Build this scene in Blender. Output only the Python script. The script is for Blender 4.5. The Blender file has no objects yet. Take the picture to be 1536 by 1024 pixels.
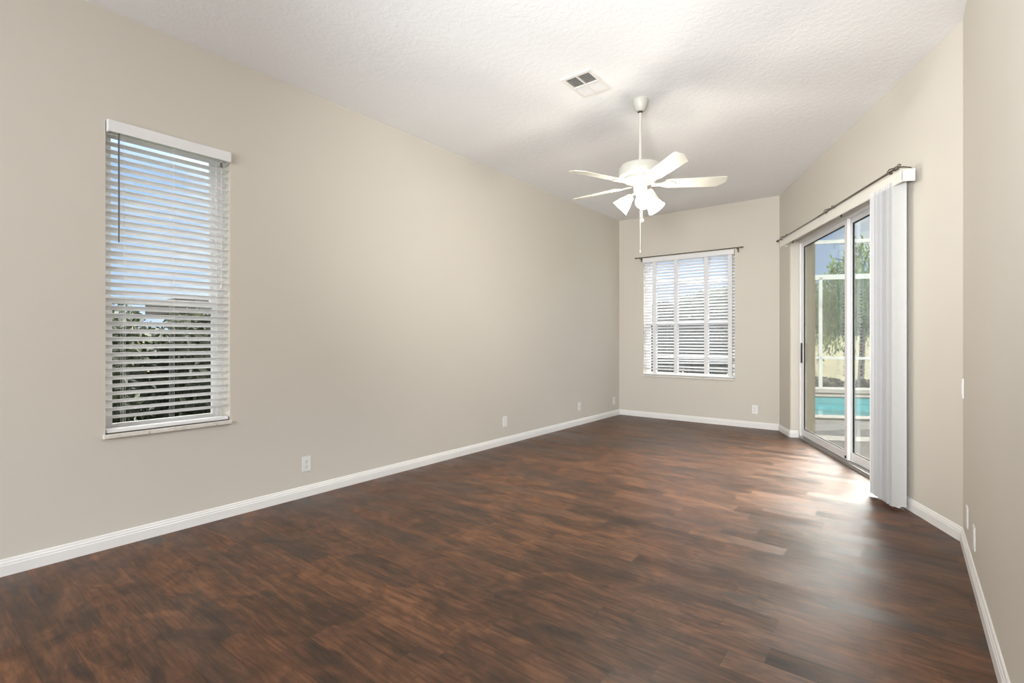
import bpy, bmesh, math, random
from mathutils import Vector, Matrix

random.seed(7)
S = bpy.context.scene
COL = S.collection
R = math.radians

# ------------------------------------------------------------------ camera
EYE = 1.183
YAW = math.atan(590 / 750)
cam = bpy.data.cameras.new('camera')
cam.sensor_width = 36.0
cam.lens = 36.0 * 750 / 1536
cam.shift_y = -3.2 / 1536
cam.clip_start = 0.02
cam.clip_end = 400
co = bpy.data.objects.new('camera', cam)
COL.objects.link(co)
co.location = (0, 0, EYE)
co.rotation_euler = (R(90), 0, YAW)
S.camera = co

# ------------------------------------------------------------------ view
S.view_settings.view_transform = 'Standard'
S.view_settings.look = 'None'
S.view_settings.exposure = -0.02
S.view_settings.gamma = 1.0
S.view_settings.use_curve_mapping = False
S.cycles.max_bounces = 14
S.cycles.diffuse_bounces = 8
S.cycles.glossy_bounces = 4
S.cycles.transmission_bounces = 8
S.cycles.transparent_max_bounces = 24
S.cycles.use_denoising = True
S.cycles.sample_clamp_indirect = 6.0

# ------------------------------------------------------------------ sky
W = bpy.data.worlds.new('sky')
S.world = W
W.use_nodes = True
nt = W.node_tree
nt.nodes.clear()
def wn(t, **kw):
    n = nt.nodes.new(t)
    for k, v in kw.items():
        setattr(n, k, v)
    return n
wout = wn('ShaderNodeOutputWorld')
wbg = wn('ShaderNodeBackground')
nt.links.new(wbg.outputs[0], wout.inputs[0])
wtc = wn('ShaderNodeTexCoord')
wsep = wn('ShaderNodeSeparateXYZ')
nt.links.new(wtc.outputs['Generated'], wsep.inputs[0])
wgrad = wn('ShaderNodeValToRGB')                       # clear sky: pale at the horizon, blue higher up
wgrad.color_ramp.elements[0].position = 0.0
wgrad.color_ramp.elements[0].color = (0.52, 0.69, 0.95, 1)
wgrad.color_ramp.elements[1].position = 0.40
wgrad.color_ramp.elements[1].color = (0.20, 0.42, 0.88, 1)
nt.links.new(wsep.outputs['Z'], wgrad.inputs[0])
wmap = wn('ShaderNodeMapping')
wmap.inputs['Scale'].default_value = (1.0, 1.0, 2.6)
nt.links.new(wtc.outputs['Generated'], wmap.inputs[0])
wnoise = wn('ShaderNodeTexNoise')
wnoise.inputs['Scale'].default_value = 3.4
wnoise.inputs['Detail'].default_value = 9
wnoise.inputs['Roughness'].default_value = 0.55
nt.links.new(wmap.outputs[0], wnoise.inputs['Vector'])
wcl = wn('ShaderNodeValToRGB')
wcl.color_ramp.elements[0].position = 0.47
wcl.color_ramp.elements[0].color = (0, 0, 0, 1)
wcl.color_ramp.elements[1].position = 0.66
wcl.color_ramp.elements[1].color = (1, 1, 1, 1)
nt.links.new(wnoise.outputs['Fac'], wcl.inputs[0])
wmix = wn('ShaderNodeMixRGB')
wmix.inputs[2].default_value = (0.95, 0.96, 1.0, 1)
nt.links.new(wcl.outputs[0], wmix.inputs[0])
nt.links.new(wgrad.outputs[0], wmix.inputs[1])
def wmath(op, a, b):
    n = wn('ShaderNodeMath', operation=op)
    for i, v in enumerate((a, b)):
        if isinstance(v, (int, float)):
            n.inputs[i].default_value = v
        else:
            nt.links.new(v, n.inputs[i])
    return n.outputs[0]
wbr = wn('ShaderNodeMapRange')                         # sky strength raised overhead, added to light floor and blind slats
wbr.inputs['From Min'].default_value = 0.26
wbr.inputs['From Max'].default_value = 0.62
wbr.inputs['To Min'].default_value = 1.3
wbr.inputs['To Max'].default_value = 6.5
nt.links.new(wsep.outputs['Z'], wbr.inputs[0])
wdot = wn('ShaderNodeVectorMath', operation='DOT_PRODUCT')   # unseen bright sky patch added on the pool side for floor glare
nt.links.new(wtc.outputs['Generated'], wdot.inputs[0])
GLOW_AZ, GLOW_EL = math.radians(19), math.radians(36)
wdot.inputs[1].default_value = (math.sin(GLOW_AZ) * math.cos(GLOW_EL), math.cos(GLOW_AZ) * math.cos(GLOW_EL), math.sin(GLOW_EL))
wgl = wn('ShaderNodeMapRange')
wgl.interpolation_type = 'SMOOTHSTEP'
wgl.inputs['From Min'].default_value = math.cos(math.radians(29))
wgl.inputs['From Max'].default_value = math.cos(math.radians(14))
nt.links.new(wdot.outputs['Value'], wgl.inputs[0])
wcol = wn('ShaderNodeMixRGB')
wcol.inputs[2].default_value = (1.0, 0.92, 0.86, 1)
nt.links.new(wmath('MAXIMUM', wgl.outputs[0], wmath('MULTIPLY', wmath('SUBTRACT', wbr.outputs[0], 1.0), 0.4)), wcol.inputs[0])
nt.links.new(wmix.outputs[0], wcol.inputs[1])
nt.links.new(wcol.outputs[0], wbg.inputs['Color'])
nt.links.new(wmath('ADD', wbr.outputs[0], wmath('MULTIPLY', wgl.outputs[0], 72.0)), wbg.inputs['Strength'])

# ------------------------------------------------------------------ sun and the big lights
sun = bpy.data.lights.new('sun', 'SUN')
sun.energy = 4.0
sun.angle = R(1.0)
sun.color = (1.0, 0.95, 0.85)
so = bpy.data.objects.new('sun', sun)
COL.objects.link(so)
so.rotation_euler = Vector((-0.30, 0.75, -1.05)).to_track_quat('-Z', 'Y').to_euler()

def area_light(name, loc, to, sx, sy, energy, color):
    l = bpy.data.lights.new(name, 'AREA')
    l.shape = 'RECTANGLE'
    l.size, l.size_y = sx, sy
    l.energy = energy
    l.color = color
    o = bpy.data.objects.new(name, l)
    COL.objects.link(o)
    o.location = loc
    o.rotation_euler = (Vector(to) - Vector(loc)).to_track_quat('-Z', 'Y').to_euler()
    return o
# unseen fill light added behind the camera to brighten the room
area_light('rear_fill_light', (-1.2, -3.8, 1.6), (-1.2, 1.0, 2.5), 3.4, 2.2, 255, (0.95, 0.975, 1.0))
fl = bpy.data.lights.new('bounce_flash', 'SPOT')           # the photographer's flash, bounced off the ceiling
fl.energy = 690
fl.spot_size = R(88)
fl.spot_blend = 1.0
fl.shadow_soft_size = 0.25
fl.color = (0.95, 0.975, 1.0)
fo = bpy.data.objects.new('bounce_flash', fl)
COL.objects.link(fo)
fo.location = (-0.25, -0.35, 1.55)
fo.rotation_euler = (Vector((-1.85, 5.4, 3.0)) - Vector(fo.location)).to_track_quat('-Z', 'Y').to_euler()

# ------------------------------------------------------------------ room geometry (metres)
CEIL = 3.05
XL = -3.55                    # left wall
YB = 7.25                     # back wall
XR = 0.265                    # right wall
P0 = Vector((-1.285, YB))     # back/patio corner
U = Vector((math.sin(R(25)), -math.cos(R(25))))     # along the patio wall towards the camera
N = Vector((-U.y, U.x))                             # outwards
def sv(s, v):
    p = P0 + U * s + N * v
    return (p.x, p.y)
UANG = math.atan2(U.y, U.x)

# ------------------------------------------------------------------ materials
def mat(name):
    m = bpy.data.materials.new(name)
    m.use_nodes = True
    return m, m.node_tree, m.node_tree.nodes['Principled BSDF']
def node(t, typ, **kw):
    n = t.nodes.new(typ)
    for k, v in kw.items():
        setattr(n, k, v)
    return n
def setin(n, **kw):
    for k, v in kw.items():
        n.inputs[k.replace('_', ' ')].default_value = v
def noise(t, scale, detail=4, rough=0.5, vec=None, dist=0.0):
    n = node(t, 'ShaderNodeTexNoise')
    setin(n, Scale=scale, Detail=detail, Roughness=rough, Distortion=dist)
    if vec is not None:
        t.links.new(vec, n.inputs['Vector'])
    return n
def objco(t, scale=(1, 1, 1)):
    c = node(t, 'ShaderNodeTexCoord')
    mp = node(t, 'ShaderNodeMapping')
    mp.inputs['Scale'].default_value = scale
    t.links.new(c.outputs['Object'], mp.inputs[0])
    return mp.outputs[0]
def ramp(t, fac, stops):
    r = node(t, 'ShaderNodeValToRGB')
    e = r.color_ramp.elements
    while len(e) < len(stops):
        e.new(0.5)
    for i, (p, c) in enumerate(stops):
        e[i].position = p
        e[i].color = (*c, 1)
    t.links.new(fac, r.inputs[0])
    return r.outputs[0]
def bump(t, b, height, strength, dist=0.002, normal=None):
    n = node(t, 'ShaderNodeBump')
    setin(n, Strength=strength, Distance=dist)
    t.links.new(height, n.inputs['Height'])
    if normal is not None:
        t.links.new(normal, n.inputs['Normal'])
    t.links.new(n.outputs[0], b.inputs['Normal'])
    return n
def math_n(t, op, a, b=None, c=None):
    n = node(t, 'ShaderNodeMath', operation=op)
    for i, v in enumerate((a, b, c)):
        if v is None:
            continue
        if isinstance(v, (int, float)):
            n.inputs[i].default_value = v
        else:
            t.links.new(v, n.inputs[i])
    return n.outputs[0]
def plain(name, col, rough=0.5, metal=0.0, var=0.06, nscale=30, spec=0.5, bumps=0.0):
    m, t, b = mat(name)
    v = objco(t)
    n = noise(t, nscale, 4, 0.55, v)
    lo = tuple(max(0, c * (1 - var)) for c in col)
    hi = tuple(min(1, c * (1 + var)) for c in col)
    t.links.new(ramp(t, n.outputs['Fac'], [(0.3, lo), (0.7, hi)]), b.inputs['Base Color'])
    setin(b, Roughness=rough, Metallic=metal)
    b.inputs['Specular IOR Level'].default_value = spec
    if bumps:
        bump(t, b, n.outputs['Fac'], bumps)
    return m

def wall_paint():
    m, t, b = mat('greige wall paint')
    v = objco(t)
    n = noise(t, 0.6, 3, 0.5, v)
    t.links.new(ramp(t, n.outputs['Fac'], [(0.3, (0.60, 0.563, 0.498)), (0.7, (0.625, 0.588, 0.523))]), b.inputs['Base Color'])
    setin(b, Roughness=0.55)
    b.inputs['Specular IOR Level'].default_value = 0.3
    n2 = noise(t, 90, 3, 0.6, v)
    bump(t, b, n2.outputs['Fac'], 0.10, 0.003)
    return m
def ceiling_paint():
    m, t, b = mat('knockdown ceiling texture')
    v = objco(t)
    n = noise(t, 26, 5, 0.6, v, 0.6)
    h = ramp(t, n.outputs['Fac'], [(0.45, (0, 0, 0)), (0.58, (1, 1, 1))])
    setin(b, Roughness=0.85)
    b.inputs['Base Color'].default_value = (0.83, 0.835, 0.84, 1)
    b.inputs['Specular IOR Level'].default_value = 0.15
    bump(t, b, h, 0.20, 0.004)
    return m
def floor_wood():
    m, t, b = mat('dark hickory plank floor')
    tc = node(t, 'ShaderNodeTexCoord')
    sep = node(t, 'ShaderNodeSeparateXYZ')
    t.links.new(tc.outputs['Object'], sep.inputs[0])
    X, Y = sep.outputs['X'], sep.outputs['Y']
    PW, PL = 0.118, 0.52
    yr = math_n(t, 'DIVIDE', Y, PW)
    row = math_n(t, 'FLOOR', yr)
    wn1 = node(t, 'ShaderNodeTexWhiteNoise', noise_dimensions='1D')
    t.links.new(row, wn1.inputs['W'])
    xo = math_n(t, 'ADD', math_n(t, 'DIVIDE', X, PL), math_n(t, 'MULTIPLY', wn1.outputs['Value'], 7.0))
    colm = math_n(t, 'FLOOR', xo)
    cmb = node(t, 'ShaderNodeCombineXYZ')
    t.links.new(row, cmb.inputs[0])
    t.links.new(colm, cmb.inputs[1])
    wid = node(t, 'ShaderNodeTexWhiteNoise', noise_dimensions='3D')
    t.links.new(cmb.outputs[0], wid.inputs['Vector'])
    idv, idc = wid.outputs['Value'], wid.outputs['Color']
    # grain coordinates, shifted plank by plank
    gv = node(t, 'ShaderNodeCombineXYZ')
    t.links.new(math_n(t, 'MULTIPLY', X, 2.4), gv.inputs[0])
    t.links.new(math_n(t, 'MULTIPLY', Y, 17.0), gv.inputs[1])
    t.links.new(math_n(t, 'MULTIPLY', idv, 31.0), gv.inputs[2])
    g1 = noise(t, 1.5, 7, 0.62, gv.outputs[0], 1.1)
    gv2 = node(t, 'ShaderNodeCombineXYZ')
    t.links.new(math_n(t, 'MULTIPLY', X, 5.5), gv2.inputs[0])
    t.links.new(math_n(t, 'MULTIPLY', Y, 75.0), gv2.inputs[1])
    t.links.new(math_n(t, 'MULTIPLY', idv, 17.0), gv2.inputs[2])
    g2 = noise(t, 1.0, 4, 0.6, gv2.outputs[0], 0.5)
    mv = node(t, 'ShaderNodeCombineXYZ')
    t.links.new(math_n(t, 'MULTIPLY', X, 3.2), mv.inputs[0])
    t.links.new(math_n(t, 'MULTIPLY', Y, 5.0), mv.inputs[1])
    mo = noise(t, 1.1, 4, 0.6, mv.outputs[0], 1.4)
    a = math_n(t, 'MULTIPLY', g1.outputs['Fac'], 0.42)
    a = math_n(t, 'ADD', a, math_n(t, 'MULTIPLY', g2.outputs['Fac'], 0.22))
    a = math_n(t, 'ADD', a, math_n(t, 'MULTIPLY', mo.outputs['Fac'], 0.38))
    a = math_n(t, 'ADD', a, math_n(t, 'MULTIPLY', math_n(t, 'SUBTRACT', idv, 0.5), 0.09))
    c = ramp(t, a, [(0.37, (0.017, 0.0080, 0.0042)), (0.46, (0.050, 0.0210, 0.0098)), (0.54, (0.098, 0.040, 0.0178)), (0.66, (0.185, 0.080, 0.036))])
    # seams
    fy = math_n(t, 'FRACT', yr)
    fx = math_n(t, 'FRACT', xo)
    ey = math_n(t, 'MINIMUM', fy, math_n(t, 'SUBTRACT', 1.0, fy))
    ex = math_n(t, 'MINIMUM', fx, math_n(t, 'SUBTRACT', 1.0, fx))
    sy = math_n(t, 'GREATER_THAN', ey, 0.011)
    sx = math_n(t, 'GREATER_THAN', ex, 0.0016)
    seam = math_n(t, 'MULTIPLY', sy, sx)
    mx = node(t, 'ShaderNodeMixRGB', blend_type='MULTIPLY')
    mx.inputs[0].default_value = 0.45
    t.links.new(c, mx.inputs[1])
    t.links.new(seam, mx.inputs[2])
    t.links.new(mx.outputs[0], b.inputs['Base Color'])
    # every plank lies and shines a little differently
    r = math_n(t, 'ADD', 0.38, math_n(t, 'MULTIPLY', idv, 0.07))
    r = math_n(t, 'ADD', r, math_n(t, 'MULTIPLY', math_n(t, 'SUBTRACT', g1.outputs['Fac'], 0.5), 0.12))
    t.links.new(r, b.inputs['Roughness'])
    b.inputs['Specular IOR Level'].default_value = 0.45
    b.inputs['Coat Weight'].default_value = 0.0
    b.inputs['Coat Roughness'].default_value = 0.3
    geo = node(t, 'ShaderNodeNewGeometry')
    sub = node(t, 'ShaderNodeVectorMath', operation='SUBTRACT')
    t.links.new(idc, sub.inputs[0])
    sub.inputs[1].default_value = (0.5, 0.5, 0.5)
    scl = node(t, 'ShaderNodeVectorMath', operation='MULTIPLY')
    t.links.new(sub.outputs[0], scl.inputs[0])
    scl.inputs[1].default_value = (0.07, 0.07, 0.0)
    add = node(t, 'ShaderNodeVectorMath', operation='ADD')
    t.links.new(geo.outputs['Normal'], add.inputs[0])
    t.links.new(scl.outputs[0], add.inputs[1])
    nrm = node(t, 'ShaderNodeVectorMath', operation='NORMALIZE')
    t.links.new(add.outputs[0], nrm.inputs[0])
    h = math_n(t, 'ADD', math_n(t, 'MULTIPLY', g2.outputs['Fac'], 0.5), math_n(t, 'MULTIPLY', seam, 0.8))
    bump(t, b, h, 0.10, 0.002, nrm.outputs[0])
    return m
def glass_pane(name='window glass'):
    m, t, b = mat(name)
    t.nodes.remove(b)
    out = t.nodes['Material Output']
    tr = node(t, 'ShaderNodeBsdfTransparent')
    tr.inputs[0].default_value = (0.90, 0.94, 0.93, 1)
    gl = node(t, 'ShaderNodeBsdfGlossy')
    gl.inputs['Roughness'].default_value = 0.01
    fr = node(t, 'ShaderNodeFresnel')
    fr.inputs['IOR'].default_value = 1.35
    mx = node(t, 'ShaderNodeMixShader')
    t.links.new(math_n(t, 'MULTIPLY', fr.outputs[0], 0.5), mx.inputs[0])
    t.links.new(tr.outputs[0], mx.inputs[1])
    t.links.new(gl.outputs[0], mx.inputs[2])
    t.links.new(mx.outputs[0], out.inputs[0])
    return m
def screen_mesh_mat():
    m, t, b = mat('insect screen mesh')
    out = t.nodes['Material Output']
    tr = node(t, 'ShaderNodeBsdfTransparent')
    mx = node(t, 'ShaderNodeMixShader')
    mx.inputs[0].default_value = 0.14
    setin(b, Roughness=0.8)
    b.inputs['Base Color'].default_value = (0.16, 0.17, 0.17, 1)
    t.links.new(tr.outputs[0], mx.inputs[1])
    t.links.new(b.outputs[0], mx.inputs[2])
    t.links.new(mx.outputs[0], out.inputs[0])
    return m
def thin_white(name, col, transl=0.3, rough=0.45):
    m, t, b = mat(name)
    out = t.nodes['Material Output']
    v = objco(t)
    n = noise(t, 25, 3, 0.5, v)
    lo = tuple(c * 0.97 for c in col)
    cr = ramp(t, n.outputs['Fac'], [(0.3, lo), (0.7, col)])
    t.links.new(cr, b.inputs['Base Color'])
    setin(b, Roughness=rough)
    tl = node(t, 'ShaderNodeBsdfTranslucent')
    t.links.new(cr, tl.inputs[0])
    mx = node(t, 'ShaderNodeMixShader')
    mx.inputs[0].default_value = transl
    t.links.new(b.outputs[0], mx.inputs[1])
    t.links.new(tl.outputs[0], mx.inputs[2])
    t.links.new(mx.outputs[0], out.inputs[0])
    return m
def lamp_glass():
    m, t, b = mat('lit frosted glass')
    t.nodes.remove(b)
    out = t.nodes['Material Output']
    tl = node(t, 'ShaderNodeBsdfTranslucent')
    tl.inputs[0].default_value = (1, 0.97, 0.9, 1)
    tr = node(t, 'ShaderNodeBsdfTransparent')
    mx = node(t, 'ShaderNodeMixShader')
    mx.inputs[0].default_value = 0.45
    t.links.new(tl.outputs[0], mx.inputs[1])
    t.links.new(tr.outputs[0], mx.inputs[2])
    em = node(t, 'ShaderNodeEmission')
    em.inputs[0].default_value = (1, 0.95, 0.84, 1)
    em.inputs[1].default_value = 2.2
    ad = node(t, 'ShaderNodeAddShader')
    t.links.new(mx.outputs[0], ad.inputs[0])
    t.links.new(em.outputs[0], ad.inputs[1])
    t.links.new(ad.outputs[0], out.inputs[0])
    return m
def emit(name, col, s):
    m, t, b = mat(name)
    b.inputs['Emission Color'].default_value = (*col, 1)
    b.inputs['Emission Strength'].default_value = s
    return m
def leaf_mat(name, c1, c2, c3, scale=3.0):
    m, t, b = mat(name)
    out = t.nodes['Material Output']
    v = objco(t)
    n = noise(t, scale, 3, 0.6, v)
    n2 = noise(t, 45, 2, 0.5, v)
    f = math_n(t, 'ADD', math_n(t, 'MULTIPLY', n.outputs['Fac'], 0.6), math_n(t, 'MULTIPLY', n2.outputs['Fac'], 0.4))
    cr = ramp(t, f, [(0.38, c1), (0.5, c2), (0.62, c3)])
    t.links.new(cr, b.inputs['Base Color'])
    setin(b, Roughness=0.55)
    tl = node(t, 'ShaderNodeBsdfTranslucent')
    t.links.new(cr, tl.inputs[0])
    mx = node(t, 'ShaderNodeMixShader')
    mx.inputs[0].default_value = 0.3
    t.links.new(b.outputs[0], mx.inputs[1])
    t.links.new(tl.outputs[0], mx.inputs[2])
    t.links.new(mx.outputs[0], out.inputs[0])
    return m
def paver_mat():
    m, t, b = mat('grey brick pavers')
    c = node(t, 'ShaderNodeTexCoord')
    mp = node(t, 'ShaderNodeMapping')
    mp.inputs['Rotation'].default_value = (0, 0, -UANG)
    t.links.new(c.outputs['Object'], mp.inputs[0])
    br = node(t, 'ShaderNodeTexBrick')
    setin(br, Scale=1.0, Mortar_Size=0.006, Bias=0.0, Brick_Width=0.24, Row_Height=0.15)
    br.inputs['Color1'].default_value = (0.048, 0.046, 0.044, 1)
    br.inputs['Color2'].default_value = (0.033, 0.033, 0.035, 1)
    br.inputs['Mortar'].default_value = (0.012, 0.011, 0.011, 1)
    t.links.new(mp.outputs[0], br.inputs['Vector'])
    n = noise(t, 9, 4, 0.6, mp.outputs[0])
    mx = node(t, 'ShaderNodeMixRGB', blend_type='MULTIPLY')
    mx.inputs[0].default_value = 0.6
    t.links.new(br.outputs['Color'], mx.inputs[1])
    t.links.new(ramp(t, n.outputs['Fac'], [(0.3, (0.65, 0.62, 0.58)), (0.7, (1, 1, 1))]), mx.inputs[2])
    t.links.new(mx.outputs[0], b.inputs['Base Color'])
    setin(b, Roughness=0.85)
    b.inputs['Specular IOR Level'].default_value = 0.1
    bump(t, b, br.outputs['Fac'], -0.5, 0.004)
    return m
def water_mat():
    m, t, b = mat('pool water')
    v = objco(t)
    n = noise(t, 4.5, 3, 0.5, v, 0.6)
    t.links.new(ramp(t, n.outputs['Fac'], [(0.35, (0.019, 0.095, 0.115)), (0.65, (0.036, 0.145, 0.165))]), b.inputs['Base Color'])
    setin(b, Roughness=0.06, IOR=1.33)
    bump(t, b, n.outputs['Fac'], 0.12, 0.02)
    return m
def marble_mat():
    m, t, b = mat('worn sill')
    v = objco(t)
    n = noise(t, 22, 6, 0.65, v, 1.2)
    t.links.new(ramp(t, n.outputs['Fac'], [(0.30, (0.30, 0.22, 0.15)), (0.40, (0.66, 0.62, 0.56)), (0.65, (0.74, 0.71, 0.66))]), b.inputs['Base Color'])
    setin(b, Roughness=0.35)
    return m

M_WALL = wall_paint()
M_CEIL = ceiling_paint()
M_FLOOR = floor_wood()
M_TRIM = plain('white trim paint', (0.80, 0.79, 0.77), 0.35, var=0.02, nscale=6)
M_STUCCO = plain('tan exterior stucco', (0.21, 0.172, 0.112), 0.9, var=0.12, nscale=60, bumps=0.3)
M_FRAME = plain('white window frame', (0.78, 0.78, 0.78), 0.4, var=0.02, nscale=8)
M_ALU = plain('silver door track', (0.55, 0.55, 0.54), 0.35, 0.7, var=0.05)
M_GASKET = plain('black gasket', (0.015, 0.013, 0.012), 0.6)
M_GLASS = glass_pane()
M_SLAT = thin_white('white blind slat', (0.92, 0.92, 0.93), 0.38)
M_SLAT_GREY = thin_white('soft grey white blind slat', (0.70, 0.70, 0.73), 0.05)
M_TAPE = thin_white('white ladder tape', (0.86, 0.86, 0.87), 0.15, 0.8)
M_CORD = plain('white cord', (0.72, 0.72, 0.72), 0.8, var=0.05)
M_WAND = plain('clear grey wand', (0.12, 0.112, 0.105), 0.3, var=0.1)
M_VANE = thin_white('grey white vane', (0.74, 0.74, 0.735), 0.25, 0.4)
M_VALANCE = plain('cream valance', (0.80, 0.78, 0.72), 0.4, var=0.02, nscale=6)
M_BRONZE = plain('dark pewter metal', (0.16, 0.135, 0.115), 0.35, 0.8, var=0.15)
M_FAN = plain('cream white fan enamel', (0.50, 0.49, 0.435), 0.35, var=0.02, nscale=10)
M_FANCREAM = plain('cream fitter', (0.70, 0.62, 0.45), 0.3, var=0.05)
M_LAMP = lamp_glass()
M_BULB = emit('lit bulb', (1, 0.92, 0.78), 12)
M_PLATE = plain('white outlet plastic', (0.80, 0.80, 0.78), 0.35, var=0.02)
M_SLOT = plain('dark slot', (0.03, 0.03, 0.03), 0.6)
M_VENT = plain('white vent metal', (0.74, 0.72, 0.69), 0.4, var=0.03)
M_DUCT = plain('dusty duct', (0.06, 0.052, 0.04), 0.9, var=0.3, nscale=40)
M_SILL = marble_mat()
M_PAVER = paver_mat()
M_BAND = plain('pale concrete band', (0.12, 0.116, 0.108), 0.9, var=0.12, nscale=14, spec=0.1)
M_WATER = water_mat()
M_POOLWALL = plain('aqua pool tile', (0.10, 0.30, 0.33), 0.3, var=0.15, nscale=20)
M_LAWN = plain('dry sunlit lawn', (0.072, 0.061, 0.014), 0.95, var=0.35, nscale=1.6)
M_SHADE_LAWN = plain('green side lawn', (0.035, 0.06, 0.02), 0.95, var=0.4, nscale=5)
M_MULCH = plain('dark mulch', (0.030, 0.024, 0.020), 0.95, var=0.4, nscale=30)
M_CAGE = plain('white screen frame', (0.55, 0.56, 0.55), 0.4, var=0.03)
M_SCREEN = screen_mesh_mat()
M_BARK = plain('brown bark', (0.07, 0.05, 0.035), 0.9, var=0.35, nscale=25, bumps=0.4)
M_LEAF_W = leaf_mat('weeping foliage', (0.018, 0.036, 0.010), (0.075, 0.135, 0.034), (0.21, 0.29, 0.075))
M_LEAF_H = leaf_mat('hedge foliage', (0.006, 0.009, 0.004), (0.014, 0.021, 0.008), (0.04, 0.048, 0.02), 5)
M_LEAF_B = leaf_mat('brown green foliage', (0.009, 0.008, 0.006), (0.020, 0.017, 0.012), (0.038, 0.032, 0.022), 4)
M_LEAF_F = leaf_mat('distant foliage', (0.05, 0.08, 0.05), (0.085, 0.125, 0.075), (0.13, 0.17, 0.10), 0.8)
M_ROOF = plain('dark roof', (0.035, 0.03, 0.035), 0.8, var=0.2)
M_NWALL = plain('pale neighbour wall', (0.45, 0.43, 0.40), 0.9)

# ------------------------------------------------------------------ mesh building
class MB:
    def __init__(self):
        self.v, self.f, self.mi = [], [], []
    def face(self, idx, mi=0):
        self.f.append(tuple(idx)); self.mi.append(mi)
    def box(self, x0, x1, y0, y1, z0, z1, mi=0, xf=None):
        b = len(self.v)
        for z in (z0, z1):
            for (x, y) in ((x0, y0), (x1, y0), (x1, y1), (x0, y1)):
                p = Vector((x, y, z))
                self.v.append(tuple(xf @ p) if xf else tuple(p))
        for q in ((0, 3, 2, 1), (4, 5, 6, 7), (0, 1, 5, 4), (1, 2, 6, 5), (2, 3, 7, 6), (3, 0, 4, 7)):
            self.face([b + i for i in q], mi)
        return self
    def prism(self, poly, z0, z1, mi=0, xf=None):
        b = len(self.v); n = len(poly)
        for z in (z0, z1):
            for (x, y) in poly:
                p = Vector((x, y, z))
                self.v.append(tuple(xf @ p) if xf else tuple(p))
        self.face([b + i for i in reversed(range(n))], mi)
        self.face([b + n + i for i in range(n)], mi)
        for i in range(n):
            j = (i + 1) % n
            self.face((b + i, b + j, b + n + j, b + n + i), mi)
        return self
    def tube(self, pts, r, seg=10, mi=0, caps=True):
        pts = [Vector(p) for p in pts]
        rs = r if isinstance(r, (list, tuple)) else [r] * len(pts)
        b = len(self.v)
        up = None
        for i, p in enumerate(pts):
            d = (pts[min(i + 1, len(pts) - 1)] - pts[max(i - 1, 0)]).normalized()
            if up is None:
                up = Vector((0, 0, 1)) if abs(d.z) < 0.9 else Vector((1, 0, 0))
            a = d.cross(up).normalized(); c = a.cross(d).normalized()
            up = c
            for k in range(seg):
                t = 2 * math.pi * k / seg
                self.v.append(tuple(p + (a * math.cos(t) + c * math.sin(t)) * rs[i]))
        for i in range(len(pts) - 1):
            for k in range(seg):
                k2 = (k + 1) % seg
                self.face((b + i * seg + k, b + i * seg + k2, b + (i + 1) * seg + k2, b + (i + 1) * seg + k), mi)
        if caps:
            self.face([b + k for k in reversed(range(seg))], mi)
            self.face([b + (len(pts) - 1) * seg + k for k in range(seg)], mi)
        return self
    def lathe(self, prof, seg=32, mi=0, xf=None, closed=False):
        b = len(self.v)
        for (r, z) in prof:
            for k in range(seg):
                t = 2 * math.pi * k / seg
                p = Vector((r * math.cos(t), r * math.sin(t), z))
                self.v.append(tuple(xf @ p) if xf else tuple(p))
        for i in range(len(prof) - 1):
            for k in range(seg):
                k2 = (k + 1) % seg
                self.face((b + i * seg + k, b + i * seg + k2, b + (i + 1) * seg + k2, b + (i + 1) * seg + k), mi)
        if closed:
            self.face([b + k for k in reversed(range(seg))], mi)
            self.face([b + (len(prof) - 1) * seg + k for k in range(seg)], mi)
        return self
    def sweep(self, path, prof, mi=0):
        """profile (out, up) swept along a horizontal polyline with mitred corners; out is to the left of travel"""
        n = len(path); m = len(prof); b = len(self.v)
        P = [Vector(p) for p in path]
        for i in range(n):
            ds = []
            if i > 0: ds.append((P[i] - P[i - 1]).normalized())
            if i < n - 1: ds.append((P[i + 1] - P[i]).normalized())
            ns = [Vector((-d.y, d.x)) for d in ds]
            nn = sum(ns, Vector((0, 0))).normalized()
            k = 1 / max(0.3, nn.dot(ns[0]))
            for (o, z) in prof:
                q = P[i] + nn * o * k
                self.v.append((q.x, q.y, z))
        for i in range(n - 1):
            for j in range(m):
                j2 = (j + 1) % m
                self.face((b + i * m + j, b + (i + 1) * m + j, b + (i + 1) * m + j2, b + i * m + j2), mi)
        self.face([b + j for j in range(m)], mi)
        self.face([b + (n - 1) * m + j for j in reversed(range(m))], mi)
        return self
    def build(self, name, mats, parent=None, loc=None, smooth=False, bevel=0.0, fix=True):
        me = bpy.data.meshes.new(name)
        me.from_pydata(self.v, [], self.f)
        if not isinstance(mats, (list, tuple)):
            mats = [mats]
        for m in mats:
            me.materials.append(m)
        for p, i in zip(me.polygons, self.mi):
            p.material_index = i
        if fix:
            bm = bmesh.new(); bm.from_mesh(me)
            bmesh.ops.recalc_face_normals(bm, faces=bm.faces)
            bm.to_mesh(me); bm.free()
        if smooth:
            for p in me.polygons:
                p.use_smooth = True
        o = bpy.data.objects.new(name, me)
        COL.objects.link(o)
        if parent is not None:
            o.parent = parent
        if loc is not None:
            o.location = loc
        if bevel:
            md = o.modifiers.new('bevel', 'BEVEL')
            md.width = bevel; md.segments = 2; md.limit_method = 'ANGLE'
        if smooth:
            md = o.modifiers.new('edges', 'EDGE_SPLIT')
            md.split_angle = R(40)
        return o

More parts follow.
